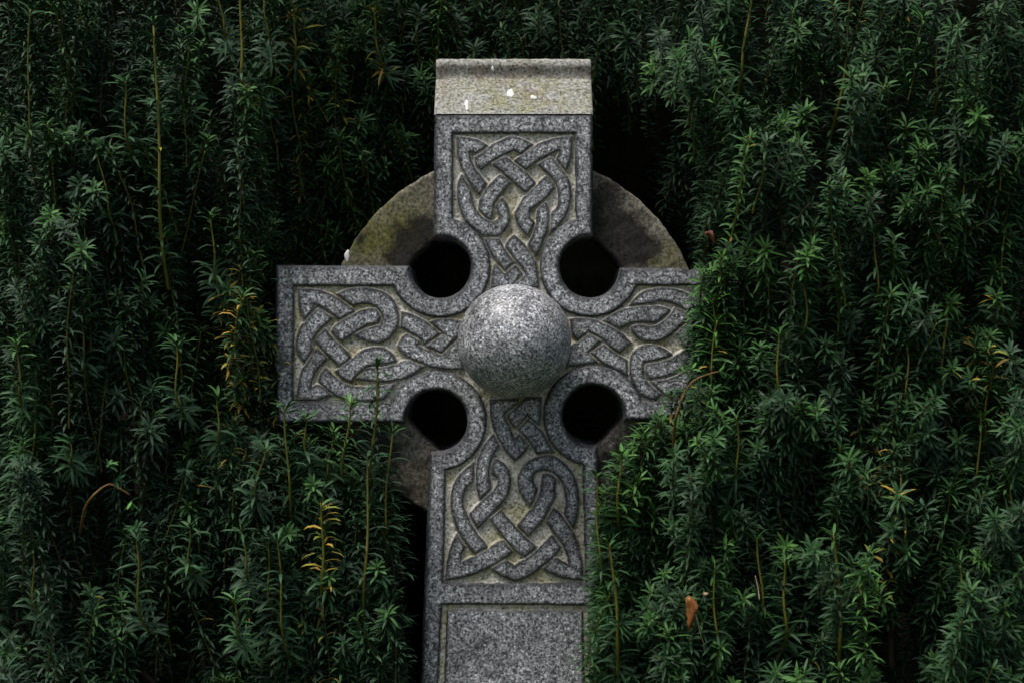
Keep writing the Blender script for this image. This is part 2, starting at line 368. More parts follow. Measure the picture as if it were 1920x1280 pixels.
S(side((6,[(695,755),(790,812),(860,910),(887,1030),(860,1160)]),(7,[(760,230),(690,310),(590,425),(460,550)])), s1(7,(460,550),(400,470),(365,378)), side((7,[(365,378),(470,265)]),(6,[(660,1135),(715,1060),(705,990),(640,940)])), s1(6,(640,940),(655,830),(695,755)))
S(side((6,[(445,790),(330,880),(230,990),(175,1130)]),(7,[(152,220),(165,370),(220,540),(310,700),(430,850)])), s1(7,(580,765)), side((7,[(580,765),(450,590),(350,400),(298,270),(310,150)]),(6,[(360,1100),(430,1040)])), s1(6,(430,1040),(448,900),(445,790)))
S(side((7,[(1060,305),(970,190)]),(6,[(965,1100),(965,990),(1010,880),(1110,780),(1290,718),(1420,745),(1540,830),(1640,970),(1690,1120)]),(7,[(1615,150),(1620,280),(1595,430),(1548,565)])), s1(7,(1440,390)), side((7,[(1440,390),(1470,260)]),(6,[(1525,1180),(1495,1060),(1410,950),(1280,905)])), s1(6,(1280,905),(1190,930),(1145,990),(1165,1060),(1205,1120)), side((6,[(1205,1120)]),(7,[(1110,220),(1060,305)])))
S(s1(6,(1265,940),(1360,945),(1430,1010)), side((6,[(1430,1010),(1415,1140)]),(7,[(1350,160),(1300,290),(1190,480),(1035,640)])), s1(7,(905,515)), side((7,[(905,515),(1065,325),(1160,170)]),(6,[(1240,1090),(1265,940)])))
S(s1(7,(1320,300),(1440,410),(1550,580),(1620,780),(1655,960),(1665,1138)), s1(7,(1665,1138),(1500,1128),(1330,1080),(1190,1000)), s1(7,(1340,870)), s1(7,(1500,960)), s1(7,(1500,960),(1480,850),(1420,730),(1330,600),(1235,465)))
S(s1(7,(720,330),(830,450),(1000,630),(1140,760)), s1(7,(995,880),(850,770),(740,640),(590,430)))
S(s1(7,(220,600),(150,760),(110,920),(88,1140)), s1(7,(88,1140),(230,1122),(400,1078),(590,1000),(780,885),(870,805)), s1(7,(755,668)), s1(7,(755,668),(600,760),(430,855),(270,930)), s1(7,(270,930),(285,830),(325,755)))
S(s1(7,(780,895),(610,1000)), s1(7,(610,1000),(740,1100),(880,1155)), s1(7,(880,1155),(1010,1110),(1190,1000),(1320,890),(1415,755)), s1(7,(1310,620)), s1(7,(1310,620),(1160,770),(1000,890),(880,970)), s1(7,(880,970),(780,895)))

def vnoise(px, py, scale, seed):
    r = np.random.default_rng(seed); g = r.random((256, 256))
    u = px / scale; v = py / scale
    iu = np.floor(u).astype(int); iv = np.floor(v).astype(int); fu = u - iu; fv = v - iv
    fu = fu*fu*(3-2*fu); fv = fv*fv*(3-2*fv)
    a = g[iv % 256, iu % 256]; b = g[iv % 256, (iu+1) % 256]; c = g[(iv+1) % 256, iu % 256]; d = g[(iv+1) % 256, (iu+1) % 256]
    return a*(1-fu)*(1-fv) + b*fu*(1-fv) + c*(1-fu)*fv + d*fu*fv - 0.5

so = sdf_poly(outer, PX, PY).reshape(NY, NX)
so += vnoise(PX, PY, 34, 41) * 1.3 + vnoise(PX, PY, 9, 42) * 0.35       # worn, slightly wandering arrises
for _ in range(140):                                                     # small chips along the edges
    a_ = outer[rng.integers(len(outer))]; b_ = outer[(outer.index(a_) + 1) % len(outer)]; t_ = rng.random()
    if abs(b_[0]-a_[0]) + abs(b_[1]-a_[1]) < 20: continue
    cx_, cy_ = a_[0] + (b_[0]-a_[0]) * t_, a_[1] + (b_[1]-a_[1]) * t_; r_ = rng.uniform(2, 5)
    so += rng.uniform(1.0, 3.2) * np.exp(-((PX-cx_)**2 + (PY-cy_)**2) / (2*r_*r_))
si = np.full((NY, NX), 50.0, np.float32)
msk = (PX > 545) & (PX < 1385) & (PY > 240) & (PY < 1100) & (so < 3)
si[msk] = sdf_poly(inner, PX[msk], PY[msk])
strap2 = np.full((NY, NX), -50.0, np.float32)
strap = np.full((NY, NX), -50.0, np.float32)      # depth inside the nearest strap (positive inside)
for poly in STR:
    a = np.array(poly); m = 9
    i0 = max(int((a[:,0].min()-m-X0)/STEP), 0); i1 = min(int((a[:,0].max()+m-X0)/STEP)+2, NX)
    j0 = max(int((a[:,1].min()-m-Y0)/STEP), 0); j1 = min(int((a[:,1].max()+m-Y0)/STEP)+2, NY)
    if i1 <= i0 or j1 <= j0: continue
    d = -sdf_poly(poly, PX[j0:j1, i0:i1], PY[j0:j1, i0:i1]).reshape(j1-j0, i1-i0)
    a1 = strap[j0:j1, i0:i1]
    strap2[j0:j1, i0:i1] = np.maximum(strap2[j0:j1, i0:i1], np.minimum(a1, d))
    strap[j0:j1, i0:i1] = np.maximum(a1, d)
strap += 0.8 + 1.7 * sm(1.5, 6.0, -strap2)         # straps fill their ground, but keep a thin line where one dives under another
# inscription groove
go = sdf_poly([(829, 1133), (1101.5, 1135), (1111, 1500), (812, 1500)], PX, PY).reshape(NY, NX)
gi = sdf_poly([(837.5, 1142.5), (1093, 1144), (1102, 1500), (823, 1500)], PX, PY).reshape(NY, NX)

wob = vnoise(PX, PY, 13, 1) * 2.0 + vnoise(PX, PY, 5, 2) * 1.3          # hand-cut waviness of the edges
def quarter(e, r):                     # drop below the top at distance e inside an edge rounded with radius r
    t = np.clip(1 - e / r, 0, 1); return 1 - np.sqrt(np.maximum(1 - t * t, 0))
eo = -so + 0.0
ei = si + wob * 0.5
hgt = -6.5 * quarter(np.maximum(eo, 0), 7.0)
hgt -= 6.0 * quarter(np.maximum(ei, 0), 5.0)
inrec = ei < 0
GROUND = -8.5
gnd = GROUND + vnoise(PX, PY, 4, 3) * 1.4 + vnoise(PX, PY, 11, 4) * 1.0
e_s = strap + wob * 0.5
sh = GROUND + 7.6 * (1 - quarter(np.maximum(e_s, 0), 5.0))
rec = np.where(e_s > 0, np.maximum(sh, gnd), gnd)
hgt = np.where(inrec, rec, hgt)
ego = go + wob * 0.4; egi = gi + wob * 0.4
ingr = (ego < 0) & (egi > 0)
hgt = np.where(ingr, -7 + vnoise(PX, PY, 4, 5) * 1.2, hgt)
hgt -= np.where(ego >= 0, 5.5 * quarter(ego, 5.0), 0) + np.where(egi <= 0, 5.5 * quarter(-egi, 5.0), 0)
hgt += vnoise(PX, PY, 7, 6) * 0.45 + vnoise(PX, PY, 3, 7) * 0.3
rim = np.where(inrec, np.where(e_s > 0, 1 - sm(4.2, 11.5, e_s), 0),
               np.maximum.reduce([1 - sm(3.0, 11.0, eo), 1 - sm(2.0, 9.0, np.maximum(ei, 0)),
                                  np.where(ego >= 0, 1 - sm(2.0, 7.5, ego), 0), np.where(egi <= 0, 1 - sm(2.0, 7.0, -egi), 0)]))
pecked = np.where(inrec, 1 - sm(1.2, 2.6, e_s), np.where(ingr, 1.0, 0.0))

qc = 0.25 * (so[:-1,:-1] + so[1:,:-1] + so[:-1,1:] + so[1:,1:])
keep = qc < 0
jj, ii = np.nonzero(keep)
vid = lambda j, i: j * NX + i
Q = np.stack([vid(jj, ii), vid(jj+1, ii), vid(jj+1, ii+1), vid(jj, ii+1)], 1)
# boundary vertices snap to the traced outline
e = np.concatenate([Q[:, [0,1]], Q[:, [1,2]], Q[:, [2,3]], Q[:, [3,0]]])
key = np.sort(e, 1); k1 = key[:,0].astype(np.int64) * (NX*NY) + key[:,1]
u, idx, cnt = np.unique(k1, return_index=True, return_counts=True)
be = e[idx[cnt == 1]]
bv = np.unique(be)
gyy, gxx = np.gradient(so, STEP)
gl = np.sqrt(gxx**2 + gyy**2) + 1e-6
VX = PX.copy().ravel(); VY = PY.copy().ravel()
sof = so.ravel()
inb = (np.abs(sof[bv]) < 3) & (VY[bv] < Y1 - 2)
b2 = bv[inb]
VX[b2] -= sof[b2] * (gxx/gl).ravel()[b2]; VY[b2] -= sof[b2] * (gyy/gl).ravel()[b2]
hf = hgt.ravel().copy(); hf[b2] = np.minimum(hf[b2], -6.0)
V3 = np.stack([(VX - 960) * 0.001, -hf * 0.001, CZ + (640 - VY) * 0.001], 1)
THICK = 0.2

cross = empty('celtic_cross', (0.005, 0.1, 0), 'tall grey granite ringed cross with carved knotwork and a round boss at its centre', 'cross')
isrec = (0.25 * (ei[:-1,:-1] + ei[1:,:-1] + ei[:-1,1:] + ei[1:,1:]))[keep] < 0
isins = (0.25 * (egi[:-1,:-1] + egi[1:,:-1] + egi[:-1,1:] + egi[1:,1:]))[keep] < 0
qx = gx[ii] - 965; qy = gy[jj] - 640
quad = np.where(np.abs(qx) > np.abs(qy), np.where(qx > 0, 1, 3), np.where(qy > 0, 2, 0))
def sub(name, sel, extra=None):
    q = Q[sel]; uq, inv = np.unique(q, return_inverse=True); q = inv.reshape(-1, 4).astype(np.int32)
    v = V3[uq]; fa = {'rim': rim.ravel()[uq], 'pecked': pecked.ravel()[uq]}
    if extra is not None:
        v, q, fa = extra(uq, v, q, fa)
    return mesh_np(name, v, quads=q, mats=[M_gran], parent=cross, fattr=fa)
def add_sides(uq, v, q, fa):
    remap = np.full(NX*NY, -1, np.int64); remap[uq] = np.arange(len(uq))
    ok = (remap[be[:,0]] >= 0) & (remap[be[:,1]] >= 0)
    b = remap[be[ok]]; n0 = len(v)
    ub, inv = np.unique(b, return_inverse=True); inv = inv.reshape(-1, 2)
    rings = [v]; qs = [q]
    f0 = v[ub].copy(); f0[:,1] = np.maximum(f0[:,1], 0.0062)     # duplicate edge: crisp turn into the side walls
    lv = [f0]
    for y in (0.03, 0.1, THICK):
        f = f0.copy(); f[:,1] = y; lv.append(f)
    base = n0; m = len(ub)
    for l in range(3):
        a = base + l*m; c = a + m
        qs.append(np.stack([inv[:,1] + a, inv[:,0] + a, inv[:,0] + c, inv[:,1] + c], 1))
    v2 = np.concatenate([v] + lv)
    nn = len(v2) - n0
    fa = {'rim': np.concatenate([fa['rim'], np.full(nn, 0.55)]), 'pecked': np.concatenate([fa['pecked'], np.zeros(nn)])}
    return v2, np.concatenate(qs), fa
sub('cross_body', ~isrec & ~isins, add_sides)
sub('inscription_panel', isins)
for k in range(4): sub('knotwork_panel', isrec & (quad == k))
# back face, lower shaft and plinth
def ngon(name, pts, mat, parent):
    me = bpy.data.meshes.new(name); o0 = world_loc(parent)
    me.from_pydata([tuple(Vector(p) - o0) for p in pts], [], [tuple(range(len(pts)))]); me.materials.append(mat)
    o = bpy.data.objects.new(name, me); C.objects.link(o); o.parent = parent; return o
ngon('back_face', [((x - 960)*0.001, THICK - 0.001, CZ + (640 - y)*0.001) for x, y in outer], M_weath, cross)
def taper_block(name, x0t, x1t, x0b, x1b, y0, y1, zb, zt, mat, parent, r=0.007):
    # tapered block with chamfered vertical edges, subdivided
    rows = 12; vs = []; qs = []
    for k in range(rows + 1):
        t = k / rows; z = zb + (zt - zb) * t
        a = x0b + (x0t - x0b) * t; b = x1b + (x1t - x1b) * t
        vs += [(a + r, y0, z), (b - r, y0, z), (b, y0 + r, z), (b, y1 - r, z), (b - r, y1, z), (a + r, y1, z), (a, y1 - r, z), (a, y0 + r, z)]
    for k in range(rows):
        for i in range(8):
            j = (i + 1) % 8; qs.append((k*8+i, k*8+j, (k+1)*8+j, (k+1)*8+i))
    n = len(vs); base = rows*8
    vs += [((x0t+x1t)/2, (y0+y1)/2, zt)]
    tr = [(base+i, base+(i+1) % 8, n) for i in range(8)]
    return mesh_np(name, vs, quads=qs, tris=tr, mats=[mat], parent=parent, smooth=False)
zt = CZ + (640 - Y1 + 1) * 0.001
taper_block('shaft', (785.5-960)/1000, (1141.5-960)/1000, (762-960)/1000, (1166-960)/1000, 0.0005, THICK - 0.001, 0.30, zt, M_gran, cross)
taper_block('plinth', -0.31, 0.32, -0.36, 0.37, -0.14, 0.34, -0.02, 0.30, M_gran, cross, 0.02)

# ring between the arms: four curved segments set back from the face
def ring_segment(a0, a1, blobs_s, blobs_m):
    y0, y1 = 0.045, 0.155; cx, cz = 0.0045, CZ - 0.003
    r0, r1 = 0.249, 0.361
    prof = []                          # closed (r, y) profile with rounded arrises
    q = 0.006
    for r in np.linspace(r0 + q, r1 - q, 22): prof.append((r, y0))
    for t in (30, 60, 90): prof.append((r1 - q + q*math.sin(R(t)), y0 + q - q*math.cos(R(t))))
    prof += [(r1, y0 + 0.05), (r1, y1), (r0, y1), (r0, y0 + 0.05)]
    for t in (90, 60, 30): prof.append((r0 + q - q*math.sin(R(t)), y0 + q - q*math.cos(R(t))))
    n = 44; m = len(prof); vs = []; fs = []; fm = []
    for k in range(n + 1):
        a = R(a0 + (a1 - a0) * k / n)
        for r, y in prof:
            jit = 0.0016 * math.sin(a * 37 + r * 90) + 0.001 * math.sin(a * 91)
            rr = r + (jit if r > 0.3 else -jit) * 0.5
            p = (cx + rr * math.cos(a), y + jit * 0.4, cz + rr * math.sin(a)); vs.append(p)
            px = 960 + p[0]*1000/1.014; py = 640 - (p[2]-CZ)*1000/1.014
            fs.append(sum(s * math.exp(-((px-bx)**2/(2*wx*wx) + (py-by)**2/(2*wy*wy))) for bx, by, wx, wy, s in blobs_s))
            fm.append(sum(s * math.exp(-((px-bx)**2/(2*wx*wx) + (py-by)**2/(2*wy*wy))) for bx, by, wx, wy, s in blobs_m))
    qs = []
    for k in range(n):
        for i in range(m):
            j = (i + 1) % m; qs.append((k*m+i, k*m+j, (k+1)*m+j, (k+1)*m+i))
    return mesh_np('ring_segment', vs, quads=qs, mats=[M_weath], parent=cross, fattr={'stain': np.clip(fs, 0, 1), 'moss': np.clip(fm, 0, 1)})
ring_segment(112, 158, [(760, 455, 22, 26, 0.8), (795, 430, 18, 20, 0.75), (672, 455, 12, 30, 0.4), (750, 490, 30, 14, 0.5)], [(705, 455, 50, 38, 1.0), (730, 400, 45, 35, 0.8)])
ring_segment(22, 68, [(1170, 450, 32, 34, 1.0), (1140, 400, 18, 30, 0.6), (1205, 470, 26, 14, 0.8), (1125, 440, 25, 40, 0.85), (1150, 350, 20, 14, 0.5)], [(1260, 470, 25, 20, 0.55), (1240, 490, 40, 12, 0.5)])
ring_segment(202, 248, [(720, 860, 30, 40, 0.55), (745, 935, 40, 20, 0.7), (690, 820, 30, 30, 0.5)], [(770, 900, 20, 40, 0.2)])
ring_segment(292, 338, [(1150, 870, 26, 26, 0.65), (1200, 830, 26, 26, 0.6)], [])

# cap: little saddle roof with a rolled ridge
def cap():
    h0 = (640 - 214) * 0.001
    prof = [(0.0, 0.000), (0.003, 0.003), (0.02, 0.022), (0.04, 0.044), (0.058, 0.063), (0.073, 0.0765), (0.076, 0.0785),
            (0.0775, 0.083), (0.078, 0.090), (0.0765, 0.096), (0.0755, 0.102), (0.077, 0.109), (0.081, 0.114), (0.088, 0.1175), (0.1, 0.119)]
    full = prof + [(0.2 - y, h) for y, h in prof[-2::-1]]
    # resample finely
    P = []
    for (a, b) in zip(full[:-1], full[1:]):
        d = math.hypot(b[0]-a[0], b[1]-a[1]); n = max(1, int(d / 0.004))
        for t in range(n): P.append((a[0] + (b[0]-a[0])*t/n, a[1] + (b[1]-a[1])*t/n))
    P.append(full[-1])
    xs = np.concatenate([[0, 0.0015, 0.004], np.linspace(0.008, 0.290, 70), [0.294, 0.2965, 0.298]])
    ins = np.interp(xs, [0, 0.004, 0.294, 0.298], [0.003, 0, 0, 0.003])
    vs = []; st = []; mo = []
    m = len(P)
    for x, n_ in zip(xs, ins):
        for (y, h) in P:
            c = 0.1
            wv = 0.0003 * math.sin(x * 130 + h * 50) + 0.0002 * math.sin(x * 310 + y * 200)
            yy = y + (n_ if y < c else -n_) * 0.7; hh = h - n_ * 0.6 + wv * (1 if h > 0.01 else 0)
            vs.append((-0.146 + x, yy, CZ + h0 + hh))
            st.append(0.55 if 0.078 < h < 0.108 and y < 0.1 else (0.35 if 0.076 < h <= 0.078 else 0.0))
            mo.append((0.55 + 0.6 * math.exp(-((x - 0.16)/0.09)**2)) * (1 if 0.004 < h < 0.078 else 0.35))
    qs = []
    for k in range(len(xs) - 1):
        for i in range(m - 1): qs.append((k*m+i, (k+1)*m+i, (k+1)*m+i+1, k*m+i+1))
    # end gables as fans
    tr = []
    for k, flip in ((0, False), (len(xs) - 1, True)):
        c = len(vs); vs.append((vs[k*m][0], 0.1, CZ + h0 + 0.01)); st.append(0.2); mo.append(0.3)
        for i in range(m - 1):
            t = (c, k*m+i, k*m+i+1); tr.append(t[::-1] if flip else t)
        tr.append((c, k*m+m-1, k*m) if not flip else (c, k*m, k*m+m-1))
    return mesh_np('cap', vs, quads=qs, tris=tr, mats=[M_cap], parent=cross, fattr={'stain': st, 'moss': mo})
capo = cap()

def blob(name, c, rad, nrm, parent, mat, seed, ell=(1, 1), flat=0.25, drip=0.0):
    """small irregular splash lying on a surface (centre c, normal nrm)"""
    r = random.Random(seed); n = Vector(nrm).normalized()
    t = Vector((1, 0, 0)); t = (t - n * t.dot(n)).normalized(); b = n.cross(t)
    K = 22; rings = [0, 0.4, 0.75, 1.0]; vs = [Vector(c) + n * rad * flat]; qs = []; tr = []
    ph = [r.uniform(0, 6.28) for _ in range(4)]
    for ri in rings[1:]:
        for k in range(K):
            a = 2*math.pi*k/K
            w_ = 1 + 0.16*math.sin(2*a+ph[0]) + 0.12*math.sin(3*a+ph[1]) + 0.08*math.sin(5*a+ph[2]) + 0.05*math.sin(8*a+ph[3])
            hh = flat * (1 - ri*ri) - (0.1 if ri == 1 else 0)
            d = -1 if b.z > 0 else 1
            vs.append(Vector(c) + t*math.cos(a)*rad*ell[0]*ri*w_ + b*(math.sin(a)*rad*ell[1]*ri*w_ + d*drip*rad*max(0, d*math.sin(a))**3*ri) + n*rad*hh)
    for k in range(K): tr.append((0, 1+k, 1+(k+1) % K))
    for l in range(2):
        for k in range(K): qs.append((1+l*K+k, 1+(l+1)*K+k, 1+(l+1)*K+(k+1) % K, 1+l*K+(k+1) % K))
    return mesh_np(name, [tuple(v) for v in vs], quads=qs, tris=tr, mats=[mat], parent=parent)
def on_cap(px, py):                    # point on the sloping face of the cap seen at that pixel of the photograph
    h0 = 0.426
    for y in np.linspace(0, 0.074, 400):
        h = h0 + y * 1.075; s = CAMD / (CAMD + y)
        if 640 - h * 1000 * s <= py: break
    return ((px - 960) / 1000 / s, y - 0.0012, CZ + h + 0.0014)
SN = (0, -0.73, 0.68)
blob('bird_dropping', on_cap(957, 176), 0.0070, SN, capo, M_white, 3, (0.82, 1.9), 0.2)
blob('bird_dropping', on_cap(875, 197), 0.0052, SN, capo, M_white, 5, (0.8, 2.3), 0.25, 0.8)
blob('bird_dropping', on_cap(1000, 184), 0.0046, SN, capo, M_white, 9, (1.2, 1.3), 0.3)
blob('bird_dropping', ((924-960)*1.0245e-3, 0.0758, CZ + (640-129)*1.0245e-3), 0.0045, (0, -1, 0.05), capo, M_white, 12, (0.6, 1.4), 0.25)
rs = [o for o in cross.children if o.name.startswith('ring_segment')]
blob('bird_dropping', ((651-960)*1.0141e-3, 0.044, CZ + (640-478)*1.0141e-3), 0.006, (0, -1, 0), rs[0], M_white, 21, (0.7, 1.7), 0.25, 0.8)

# boss
def boss():
    rad = 0.1045; c = np.array([0.0045, -0.062, CZ + 0.0005])
    nu, nv = 120, 70; vs = []; qs = []
    for j in range(nv + 1):
        th = math.pi * 0.80 * j / nv
        for i in range(nu):
            a = 2*math.pi*i/nu
            d = np.array([math.sin(th)*math.cos(a), -math.cos(th), math.sin(th)*math.sin(a)])
            vs.append(c + d * rad * (1 + 0.0022*math.sin(5*a+3*th+1) + 0.0016*math.sin(11*th-4*a) + 0.0010*math.sin(17*a+13*th)))
    for j in range(nv):
        for i in range(nu):
            k = (i+1) % nu; qs.append((j*nu+i, (j+1)*nu+i, (j+1)*nu+k, j*nu+k))
    return mesh_np('boss', vs, quads=qs, mats=[M_boss], parent=cross)
bo = boss()
blob('bird_dropping', (0.0745, -0.0205, CZ + 0.0765), 0.010, (0.62, -0.35, 0.68), bo, M_white, 31, (1.8, 0.28), 0.2)
blob('bird_dropping', (0.0945, -0.022, CZ + 0.046), 0.008, (0.85, -0.35, 0.38), bo, M_white, 33, (0.5, 0.8), 0.2)

# ------------------------------------------------------------------ yew
GOLD = 2.399963
def needles(path, tang, ss, L, rnd, front_keep=1.0, tipn=9, tint='dark', yellow=0.0, wid=0.0025, pose=(66, 48, 0.22), tone=(1, 1, 1)):
    """needles along a stem: path/tang arrays sampled at arclength ss; returns verts(n,10,3), tint(n,3)"""
    n = len(path)
    az = np.arange(n) * GOLD + rnd.random() * 6.28 + rnd.normal(0, 0.25, n)
    up = np.where(np.abs(tang[:, 2:3]) > 0.9, np.array([[0, 1, 0]]), np.array([[0, 0, 1]]))
    u = np.cross(tang, up); u /= np.linalg.norm(u, axis=1, keepdims=True) + 1e-9
    v = np.cross(tang, u)
    r = u * np.cos(az)[:, None] + v * np.sin(az)[:, None]
    total = ss[-1]
    fromtip = total - ss
    th0 = np.radians(pose[0] + rnd.normal(0, 11, n)); th0 = np.where(fromtip < 0.016, np.radians(38) + (th0 - np.radians(38)) * np.clip(fromtip / 0.016, 0, 1), th0)
    kap = np.radians(rnd.normal(pose[1], 18, n)); kap = np.where(fromtip < 0.012, kap * 0.6, kap)
    ln = L * rnd.uniform(0.78, 1.12, n); ln = np.where(fromtip < 0.008, ln * 0.75, ln)
    keepm = (r[:, 1] > -0.45) | (rnd.random(n) < front_keep) | (fromtip < 0.014)
    keepm &= rnd.random(n) < 0.95
    path, tang, r, th0, kap, ln, fromtip = path[keepm], tang[keepm], r[keepm], th0[keepm], kap[keepm], ln[keepm], fromtip[keepm]
    n = len(path)
    t = np.cross(tang, r)
    roll = rnd.normal(0, 0.25, n)
    pts = [path + r * 0.0016]; dirs = []
    cuts = [0.0, 0.36, 0.72, 1.0]
    for k in range(3):
        f = (cuts[k] + cuts[k+1]) / 2
        th = th0 + kap * f
        d = tang * np.cos(th)[:, None] + r * np.sin(th)[:, None]
        d[:, 2] -= pose[2] * f; d /= np.linalg.norm(d, axis=1, keepdims=True)
        dirs.append(d); pts.append(pts[-1] + d * (ln * (cuts[k+1] - cuts[k]))[:, None])
    dirs.append(dirs[-1])
    out = np.zeros((n, 10, 3), np.float32)
    wprof = [0.55, 1.0, 0.82]
    for k in range(3):
        nn = np.cross(dirs[k], t)
        tt = t * np.cos(roll)[:, None] + nn * np.sin(roll)[:, None]
        nn = np.cross(dirs[k], tt)
        w_ = wid * wprof[k] * rnd.uniform(0.85, 1.15)
        sgn = np.where(nn[:, 2:3] > 0, 1, -1)
        out[:, 3*k] = pts[k] + tt * w_ + nn * sgn * w_ * 0.3
        out[:, 3*k+1] = pts[k]
        out[:, 3*k+2] = pts[k] - tt * w_ + nn * sgn * w_ * 0.3
    out[:, 9] = pts[3]
    # tint
    base = np.array([0.033, 0.070, 0.038]); mid = np.array([0.036, 0.102, 0.040]); fresh = np.array([0.064, 0.170, 0.042])
    g = np.clip({'dark': 0.05, 'mid': 0.45, 'fresh': 0.85}[tint] + rnd.normal(0, 0.14), 0, 1)
    f = np.clip(g + 0.45 * np.exp(-fromtip / 0.02) * (0.3 + g) + rnd.normal(0, 0.12, n), 0, 1.2)[:, None]
    col = np.where(f < 0.5, base + (mid - base) * f * 2, mid + (fresh - mid) * (f - 0.5) * 2)
    col *= rnd.uniform(0.72, 1.25, (n, 1)) * np.array(tone)
    yl = rnd.random(n) < yellow
    ycol = np.array([[0.42, 0.28, 0.045], [0.30, 0.26, 0.04], [0.36, 0.23, 0.05], [0.18, 0.20, 0.035]])[rnd.integers(0, 4, n)]
    col = np.where(yl[:, None], ycol, col)
    return out, col
FQ = np.array([[0,3,4,1],[1,4,5,2],[3,6,7,4],[4,7,8,5]]); FT = np.array([[6,9,7],[7,9,8]])

def tube(path, rad, k=6):
    P = np.asarray(path); n = len(P); T = np.gradient(P, axis=0); T /= np.linalg.norm(T, axis=1, keepdims=True) + 1e-9
    ref = np.array([0.31, 0.95, 0.05]); u = np.cross(T, ref); u /= np.linalg.norm(u, axis=1, keepdims=True) + 1e-9; v = np.cross(T, u)
    a = np.arange(k) * 2*math.pi/k
    V = (P[:, None] + rad[:, None, None] * (u[:, None]*np.cos(a)[None, :, None] + v[:, None]*np.sin(a)[None, :, None])).reshape(-1, 3)
    q = []
    for i in range(n-1):
        for j in range(k): q.append((i*k+j, i*k+(j+1) % k, (i+1)*k+(j+1) % k, (i+1)*k+j))
    V = np.concatenate([V, P[-1:]]); t = [((n-1)*k+j, (n-1)*k+(j+1) % k, n*k) for j in range(k)]
    return V, np.array(q, np.int32), np.array(t, np.int32)

def shoot_path(tip, d, L, rnd, bow=0.12, n=None):
    """from base to tip; d = direction of growth at the tip"""
    d = np.array(d, float); d /= np.linalg.norm(d)
    tip = np.array(tip, float)
    base_dir = d * 0.75 + np.array([0, -0.22, 0.9]) * 0.35 + rnd.normal(0, bow, 3) * np.array([1, 0.6, 0.2])
    base_dir /= np.linalg.norm(base_dir)
    p2 = tip; p1 = tip - d * L * 0.5; p0 = p1 - base_dir * L * 0.5
    t = np.linspace(0, 1, 15)[:, None]
    P = (1-t)**2*p0 + 2*t*(1-t)*p1 + t*t*p2
    P[:, 0] += 0.0022 * np.sin(t[:, 0] * rnd.uniform(4, 11) + rnd.random() * 6)
    return P

def sample(P, spacing):
    seg = np.linalg.norm(np.diff(P, axis=0), axis=1); s = np.concatenate([[0], np.cumsum(seg)]); T = s[-1]
    # denser towards the tip
    ss = np.arange(0, T - 0.012, spacing); ss = np.concatenate([ss, np.linspace(T - 0.012, T, 11)])
    pts = np.stack([np.interp(ss, s, P[:, k]) for k in range(3)], 1)
    tg = np.gradient(P, axis=0); tg = np.stack([np.interp(ss, s, tg[:, k]) for k in range(3)], 1)
    tg /= np.linalg.norm(tg, axis=1, keepdims=True)
    return pts, tg, ss

class Bush:
    def __init__(s, root, pose, tone):
        s.root = root; s.pose = pose; s.tone = tone; s.front = 0
        s.nv = []; s.nc = []; s.sv = []; s.sq = []; s.st = []; s.off = 0
    def add(s, P, rad=0.0016, L=0.034, spacing=0.0022, part=False, rnd=rng, stem=None, **kw):
        pts, tg, ss = sample(P, spacing)
        nv, nc = needles(pts, tg, ss, L, rnd, pose=s.pose, tone=s.tone, **kw)
        SV, SQ, ST = tube(P, np.linspace(rad * 1.25, rad * 0.75, len(P)))
        if part and s.front < 100:
            s.front += 1
            so_ = mesh_np('shoot', SV, quads=SQ, tris=ST, mats=[stem or M_stem], parent=s.root)
            s.emit('needles', nv, nc, so_)
        else:
            s.nv.append(nv); s.nc.append(nc)
            s.sv.append(SV); s.sq.append(SQ + s.off); s.st.append(ST + s.off); s.off += len(SV)
    def emit(s, name, nv, nc, parent, extra=None):
        n = len(nv); V = nv.reshape(-1, 3)
        q = (FQ[None] + (np.arange(n) * 10)[:, None, None]).reshape(-1, 4)
        t = (FT[None] + (np.arange(n) * 10)[:, None, None]).reshape(-1, 3)
        c = np.repeat(nc, 10, 0); mats = [M_needle]; mi = None
        if extra is not None:
            SV, SQ, ST = extra; o = len(V)
            V = np.concatenate([V, SV]); c = np.concatenate([c, np.zeros((len(SV), 3))])
            mi = np.concatenate([np.zeros(len(q)), np.ones(len(SQ)), np.zeros(len(t)), np.ones(len(ST))]).astype(np.int32)
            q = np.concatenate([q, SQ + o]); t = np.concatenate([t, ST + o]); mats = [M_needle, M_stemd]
        return mesh_np(name, V, quads=q, tris=t, mats=mats, parent=parent, cattr={'tint': c}, mi=mi)
    def finish(s):
        o = s.emit('foliage', np.concatenate(s.nv), np.concatenate(s.nc), s.root,
                   (np.concatenate(s.sv), np.concatenate(s.sq), np.concatenate(s.st)))
        o['kind'] = 'stuff'
    def branch(s, pts, r0, r1, name='branch', mat=None):
        P = np.array(spline(pts, 6)) if len(pts[0]) == 2 else np.array(pts)
        V, q, t = tube(P, np.linspace(r0, r1, len(P)), 9)
        return mesh_np(name, V, quads=q, tris=t, mats=[mat or M_bark], parent=s.root)

yl = empty('yew_tree', (-0.75, 0.45, 0), 'dark yew bush with upright shoots filling the whole left of the cross', 'yew tree', 'yew bushes around the cross')
yr = empty('yew_tree', (0.85, 0.4, 0), 'bushy green yew on the right, growing over the right arm of the cross', 'yew tree', 'yew bushes around the cross')
yb = empty('yew_tree', (0.05, 1.0, 0), 'shaded yew standing behind the top of the cross between the other two', 'yew tree', 'yew bushes around the cross')
BL = Bush(yl, (60, 58, 0.18), (0.90, 0.82, 0.86)); BR = Bush(yr, (70, 36, 0.24), (0.74, 0.73, 0.66)); BB = Bush(yb, (68, 40, 0.22), (0.72, 0.70, 0.66))

